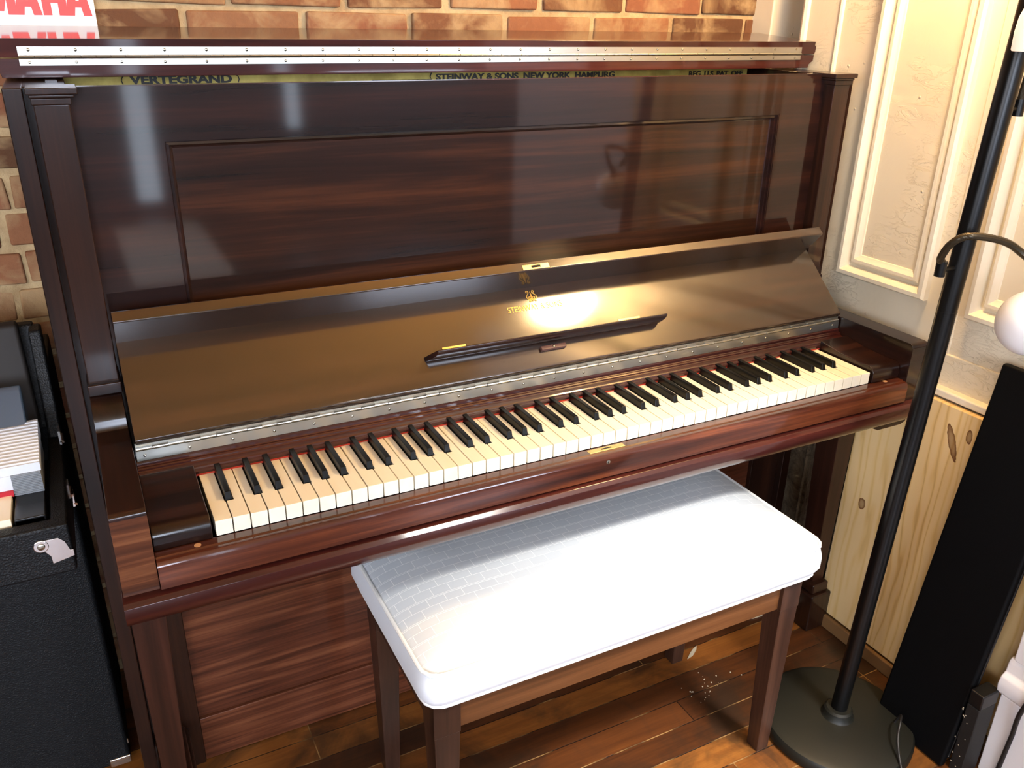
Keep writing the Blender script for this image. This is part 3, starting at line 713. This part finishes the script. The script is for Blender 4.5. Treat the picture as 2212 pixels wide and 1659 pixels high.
slab_block(MB(), 0.0, 1.0, -0.330, -0.170, 0.003, 0.019).build('front_shell', M['nylon'], CA, bevel=0.006, seg=3)
slab_block(MB(), 0.02, 0.985, -0.326, -0.174, 0.019, 0.029).build('gusset', M['tolex'], CA, bevel=0.002)
zp = MB()
zp.tube([slab(u,-0.3285,0.020) for u in (0.03,0.3,0.6,0.97)], 0.0022, 8); zp.build('zip', M['black_plastic'], CA)
BXX = thing('pedal_box', 'small dusty black box on the floor between leaning case and white casing', 'box', (0.66,-0.335,0))
MB().box(0.640,0.688,-0.360,-0.334,0.0,0.165).build('body', M['grime'], BXX, bevel=0.002)
MB().box(0.640,0.689,-0.3605,-0.333,0.165,0.198).build('cap', M['black_plastic'], BXX, bevel=0.003)
dq = MB(); random.seed(3)
for _ in range(16):
    y = random.uniform(-0.357,-0.325); z = random.uniform(0.01,0.15); dq.lathe((0.640,y,z), [(random.uniform(.0008,.002),-.0003),(random.uniform(.0004,.0008),.0006)], 7, (-1,0,0))
d_ = dq.build('dust_specks', M['paper'], BXX); d_['kind'] = 'stuff'

# cords
tag(MB().tube(spline([(0.684,-0.3975,0.003),(0.684,-0.4,0.04),(0.683,-0.403,0.09),(0.682,-0.4055,0.13),(0.674,-0.412,0.20),(0.676,-0.44,0.30),(0.686,-0.50,0.40)], 8), 0.0042, 10).build('hanging_cord', M['cord']), 'thick black cord hanging down across the white door casing', 'cord')
tag(MB().tube(spline([(0.52,-0.335,0.0035),(0.536,-0.300,0.03),(0.556,-0.272,0.055),(0.580,-0.254,0.072),(0.600,-0.240,0.066),(0.612,-0.225,0.035),(0.600,-0.222,0.004)], 8), 0.0026, 10).build('looped_cable', M['cord']), 'thin dark cable looping up off the floor by the lamp base', 'cable')

# scraps of paper on the floor
def scrap(name, pts, label, z=0.0015):
    n = len(pts); mb = MB(); top = [(x,y,z+0.0012+0.002*math.sin(i*2.1)) for i,(x,y) in enumerate(pts)]
    mb.add([(x,y,0.0005) for x,y in pts]+top, [tuple(range(n-1,-1,-1)),tuple(range(n,2*n))]+[(i,(i+1) % n,n+(i+1) % n,n+i) for i in range(n)])
    return tag(mb.build(name, M['paper']), label, 'scrap')
scrap('paper_scrap', [(0.575,0.205),(0.600,0.192),(0.628,0.188),(0.630,0.180),(0.600,0.181),(0.578,0.196)], 'curled pale paper scrap behind the right front bench leg')
scrap('paper_scrap', [(0.366,0.137),(0.380,0.147),(0.400,0.160),(0.412,0.163),(0.404,0.153),(0.384,0.141)], 'crumpled pale scrap beside the right rear bench leg')
db = MB(); random.seed(11)
for _ in range(26):
    x = 0.345+random.gauss(0,0.030); y = 0.045+random.gauss(0,0.022); r = random.uniform(0.0006,0.002)
    db.lathe((x,y,0.0), [(r,0.0),(r*.9,r*.5),(r*.4,r*.8)], 7)
tag(db.build('floor_debris', M['paper']), 'pale crumbs scattered on the floorboards under the bench', 'crumbs', kind='stuff')

# ------------------------------------------------------------------ wall sign
SG = thing('wall_sign', 'white sign with bold red capital letters on the brick wall above the piano', 'sign', (-0.72,0.652,1.27))
MB().box(-0.905,-0.6233,0.648,0.654,1.300,1.44).build('board', M['sign_white'], SG, bevel=0.0006)
def letter(ch, x0, z0, w, hh, t):
    mb = MB(); y1 = 0.6482; cnt = [0]
    def bar(p, q, tt):    # slanted bar with flat ends, horizontal thickness tt
        cnt[0] += 1; y0 = 0.6468-cnt[0]*0.00008
        mb.hexa([(p[0]-tt/2,y0,p[1]),(p[0]+tt/2,y0,p[1]),(p[0]+tt/2,y1,p[1]),(p[0]-tt/2,y1,p[1]),(q[0]-tt/2,y0,q[1]),(q[0]+tt/2,y0,q[1]),(q[0]+tt/2,y1,q[1]),(q[0]-tt/2,y1,q[1])])
    if ch == 'M':
        bar((x0+t/2,z0),(x0+t/2,z0+hh),t); bar((x0+w-t/2,z0),(x0+w-t/2,z0+hh),t); bar((x0+w/2,z0+hh*.08),(x0+t*.6,z0+hh),t*.85); bar((x0+w/2,z0+hh*.08),(x0+w-t*.6,z0+hh),t*.85)
    elif ch == 'A':
        bar((x0+t/2,z0),(x0+w/2-t*.1,z0+hh),t); bar((x0+w-t/2,z0),(x0+w/2+t*.1,z0+hh),t); mb.box(x0+t*.7,x0+w-t*.7,0.6469,y1,z0+hh*.2,z0+hh*.36)
    elif ch == 'H':
        bar((x0+t/2,z0),(x0+t/2,z0+hh),t); bar((x0+w-t/2,z0),(x0+w-t/2,z0+hh),t); mb.box(x0+t*.6,x0+w-t*.6,0.6469,y1,z0+hh*.30,z0+hh*.58)
    elif ch == 'Y':
        bar((x0+w/2,z0),(x0+w/2,z0+hh*.5),t); bar((x0+w/2,z0+hh*.45),(x0+t/2,z0+hh),t); bar((x0+w/2,z0+hh*.45),(x0+w-t/2,z0+hh),t)
    mb.build('sign_letter', M['sign_red'], SG)
x = -0.6285; 
for ch, w in (('A',0.0385),('H',0.0355),('A',0.0385),('M',0.046),('A',0.0385),('Y',0.0375)):
    x -= w; letter(ch, x, 1.3310, w, 0.062, 0.0125); x += 0.0025 if ch == 'A' else -0.0015
screw((-0.6335,0.648,1.3325), (0,-1,0), 0.0018, SG)

# ------------------------------------------------------------------ electric piano in its black case, left
R = thing('electric_piano', 'black cased electric piano with silver ribbed cover left of the upright piano', 'keyboard', (-1.1,0.35,0))
MB().box(-1.75,-0.789,0.372,0.645,0.012,0.632).build('speaker_cabinet', M['tolex'], R, bevel=0.008, seg=3)
MB().box(-1.75,-0.80,0.40,0.62,0.0,0.013).build('cabinet_runner', M['black_plastic'], R)
tr = MB()
tr.box(-1.75,-0.787,0.10,0.125,0.632,0.708); tr.box(-0.809,-0.787,0.12,0.46,0.632,0.708); tr.box(-1.75,-0.80,0.12,0.46,0.632,0.645); tr.box(-1.75,-0.787,0.44,0.462,0.632,0.71)
tr.box(-1.75,-0.789,0.462,0.640,0.632,0.80)  # black rear block added to stand in for shade over the bricks
tray = tr.build('case_tray', M['tolex'], R, bevel=0.004)
# open lid standing behind, leaning back a little
ld = MB()
def ldp(y, z, d): return (0.405+(z-0.70)*0.30+y, z)
ld.hexa([(-1.75,0.424,0.708),(-0.787,0.424,0.708),(-0.787,0.452,0.708),(-1.75,0.452,0.708),(-1.75,0.468,0.875),(-0.800,0.468,0.875),(-0.800,0.490,0.875),(-1.75,0.490,0.875)])
ld.hexa([(-0.807,0.380,0.708),(-0.787,0.380,0.708),(-0.787,0.430,0.708),(-0.807,0.430,0.708),(-0.807,0.440,0.872),(-0.789,0.440,0.872),(-0.789,0.480,0.872),(-0.807,0.480,0.872)])
ld.build('case_lid', M['tolex'], R, bevel=0.004)
MB().hexa([(-1.7,0.400,0.72),(-0.8145,0.400,0.72),(-0.8145,0.425,0.72),(-1.7,0.425,0.72),(-1.7,0.437,0.886),(-0.8195,0.437,0.886),(-0.8195,0.466,0.886),(-1.7,0.466,0.886)]).build('lid_lining', plain('dark_brown_lining', (30,24,20), 0.7), R, bevel=0.006, seg=3)
MB().prism([(0.295,0.735),(0.345,0.812),(0.352,0.816),(0.362,0.816),(0.366,0.72),(0.30,0.72)], -1.7, -0.826, 'x').build('smoky_cover', M['grey_plastic'], R, bevel=0.004, seg=3)
# silver ribbed harp cover
rb = MB(); prof = [(0.2025,0.744),(0.2025,0.757)]; nr = 13
for i in range(nr):
    y = 0.206+(0.326-0.206)*i/nr; dz = 0.012*i/nr
    prof += [(y,0.757+dz),(y+0.0015,0.7588+dz),(y+0.0055,0.7588+dz),(y+0.0070,0.7572+dz)]
prof += [(0.327,0.769),(0.327,0.744)]
rb.prism(prof, -1.7, -0.812).build('ribbed_cover', M['silver_plastic'], R)
ck = MB(); prof = []
ck.box(-0.850,-0.813,0.200,0.32,0.712,0.744)
for i in range(12):
    z = 0.7135+i*0.0025; ck.box(-0.850,-0.813,0.1990,0.2005,z,z+0.0014)
ck.build('ribbed_cheek', M['side_grey'], R)
MB().box(-0.850,-0.813,0.128,0.20,0.66,0.712).box(-0.850,-0.8125,0.128,0.165,0.70,0.7135).build('cheek_block', M['black_plastic'], R, bevel=0.0015)
MB().box(-1.7,-0.850,0.2005,0.21,0.716,0.744).build('name_rail', M['silver_plastic'], R)
MB().box(-1.7,-0.8505,0.196,0.203,0.714,0.7225).build('red_felt_rail', M['red_strip'], R)
for i in range(3):
    x1 = -0.8535-i*0.0236; MB().box(x1-0.0226,x1,0.128,0.20,0.696,0.7165).build('white_key', M['ivory'], R, bevel=0.0008)
# chrome corner and latches
cc = MB().lathe((-0.8235,0.0995,0.682), [(0.0095,-.0005),(0.0095,0.0008),(0.0085,0.0015)], 24, (0,-1,0))
cc.prism([(-0.826,0.690),(-0.802,0.690),(-0.795,0.683),(-0.7905,0.668),(-0.7868,0.668),(-0.7868,0.658),(-0.814,0.652),(-0.8145,0.664),(-0.8205,0.673)], 0.0985, 0.1002, 'y')
cco = cc.build('corner_guard', M['chrome'], tray, bevel=0.0004)
MB().lathe((-0.8235,0.098,0.682), [(0.0052,-.0004),(0.0046,0.0012),(0.0025,0.0022)], 18, (0,-1,0)).build('rivet', M['screw'], cco)
for (y, z) in ((0.302,0.748),(0.235,0.690),(0.300,0.640)):
    q = MB().box(-0.7875,-0.7845,y-0.010,y+0.012,z-0.012,z+0.010).cyl((-0.784,y-0.010,z-0.008),(-0.784,y+0.010,z-0.004), 0.0028, n=10)
    q.build('latch', M['chrome'], tray)
MB().box(-0.826,-0.7875,0.3705,0.382,0.010,0.030).build('cabinet_corner', M['chrome'], R, bevel=0.003)
MB().box(-0.7893,-0.7875,0.375,0.392,0.055,0.066).build('cabinet_rivet', M['chrome'], R)

# ------------------------------------------------------------------ ceiling lamp over the bench
CL = thing('ceiling_lamp', 'square white ceiling light panel above the player, out of frame', 'lamp', (0.5,-1.25,2.6))
MB().box(0.22,0.78,-1.43,-0.87,2.51,2.6).build('housing', M['black_metal'], CL)
al = bpy.data.lights.new('panel_light', 'AREA'); al.energy = 11; al.color = (1.0,0.95,0.88); al.shape = 'SQUARE'; al.size = 0.50; al.spread = math.radians(34)
ao = bpy.data.objects.new('panel_light', al); COL.objects.link(ao); ao.location = (0.5,-1.15,2.505)
ao.rotation_euler = (Vector((0.14,-0.22,0.48))-Vector((0.5,-1.15,2.505))).to_track_quat('-Z','Y').to_euler()

# ------------------------------------------------------------------ world, camera, render view
w = bpy.data.worlds.new('world'); S.world = w; w.use_nodes = True
w.node_tree.nodes['Background'].inputs[0].default_value = (0.8,0.88,1.0,1); w.node_tree.nodes['Background'].inputs[1].default_value = 0.3
cam = bpy.data.cameras.new('camera'); co = bpy.data.objects.new('camera', cam); COL.objects.link(co)
f = 1832.53; rv = Vector((0.40655038,-0.46911936,-0.08030662)); C = Vector((-0.70663992,-1.03026831,1.34412902))
Rr = Matrix.Rotation(rv.length, 3, rv.normalized()); R0 = Matrix(((1,0,0),(0,0,-1),(0,1,0))); A = Rr @ R0
right, down, fwd = Vector(A[0]), Vector(A[1]), Vector(A[2])
co.matrix_world = Matrix(((right.x,-down.x,-fwd.x,C.x),(right.y,-down.y,-fwd.y,C.y),(right.z,-down.z,-fwd.z,C.z),(0,0,0,1)))
cam.sensor_width = 36.0; cam.lens = f/2212*36.0; cam.clip_start = 0.02
S.camera = co
S.view_settings.view_transform = 'Standard'; S.view_settings.look = 'None'; S.view_settings.gamma = 1.0; S.view_settings.exposure = 0.0
S.view_settings.use_curve_mapping = False
S.cycles.use_denoising = True; S.cycles.max_bounces = 8; S.cycles.diffuse_bounces = 4; S.cycles.glossy_bounces = 4; S.cycles.sample_clamp_indirect = 6.0
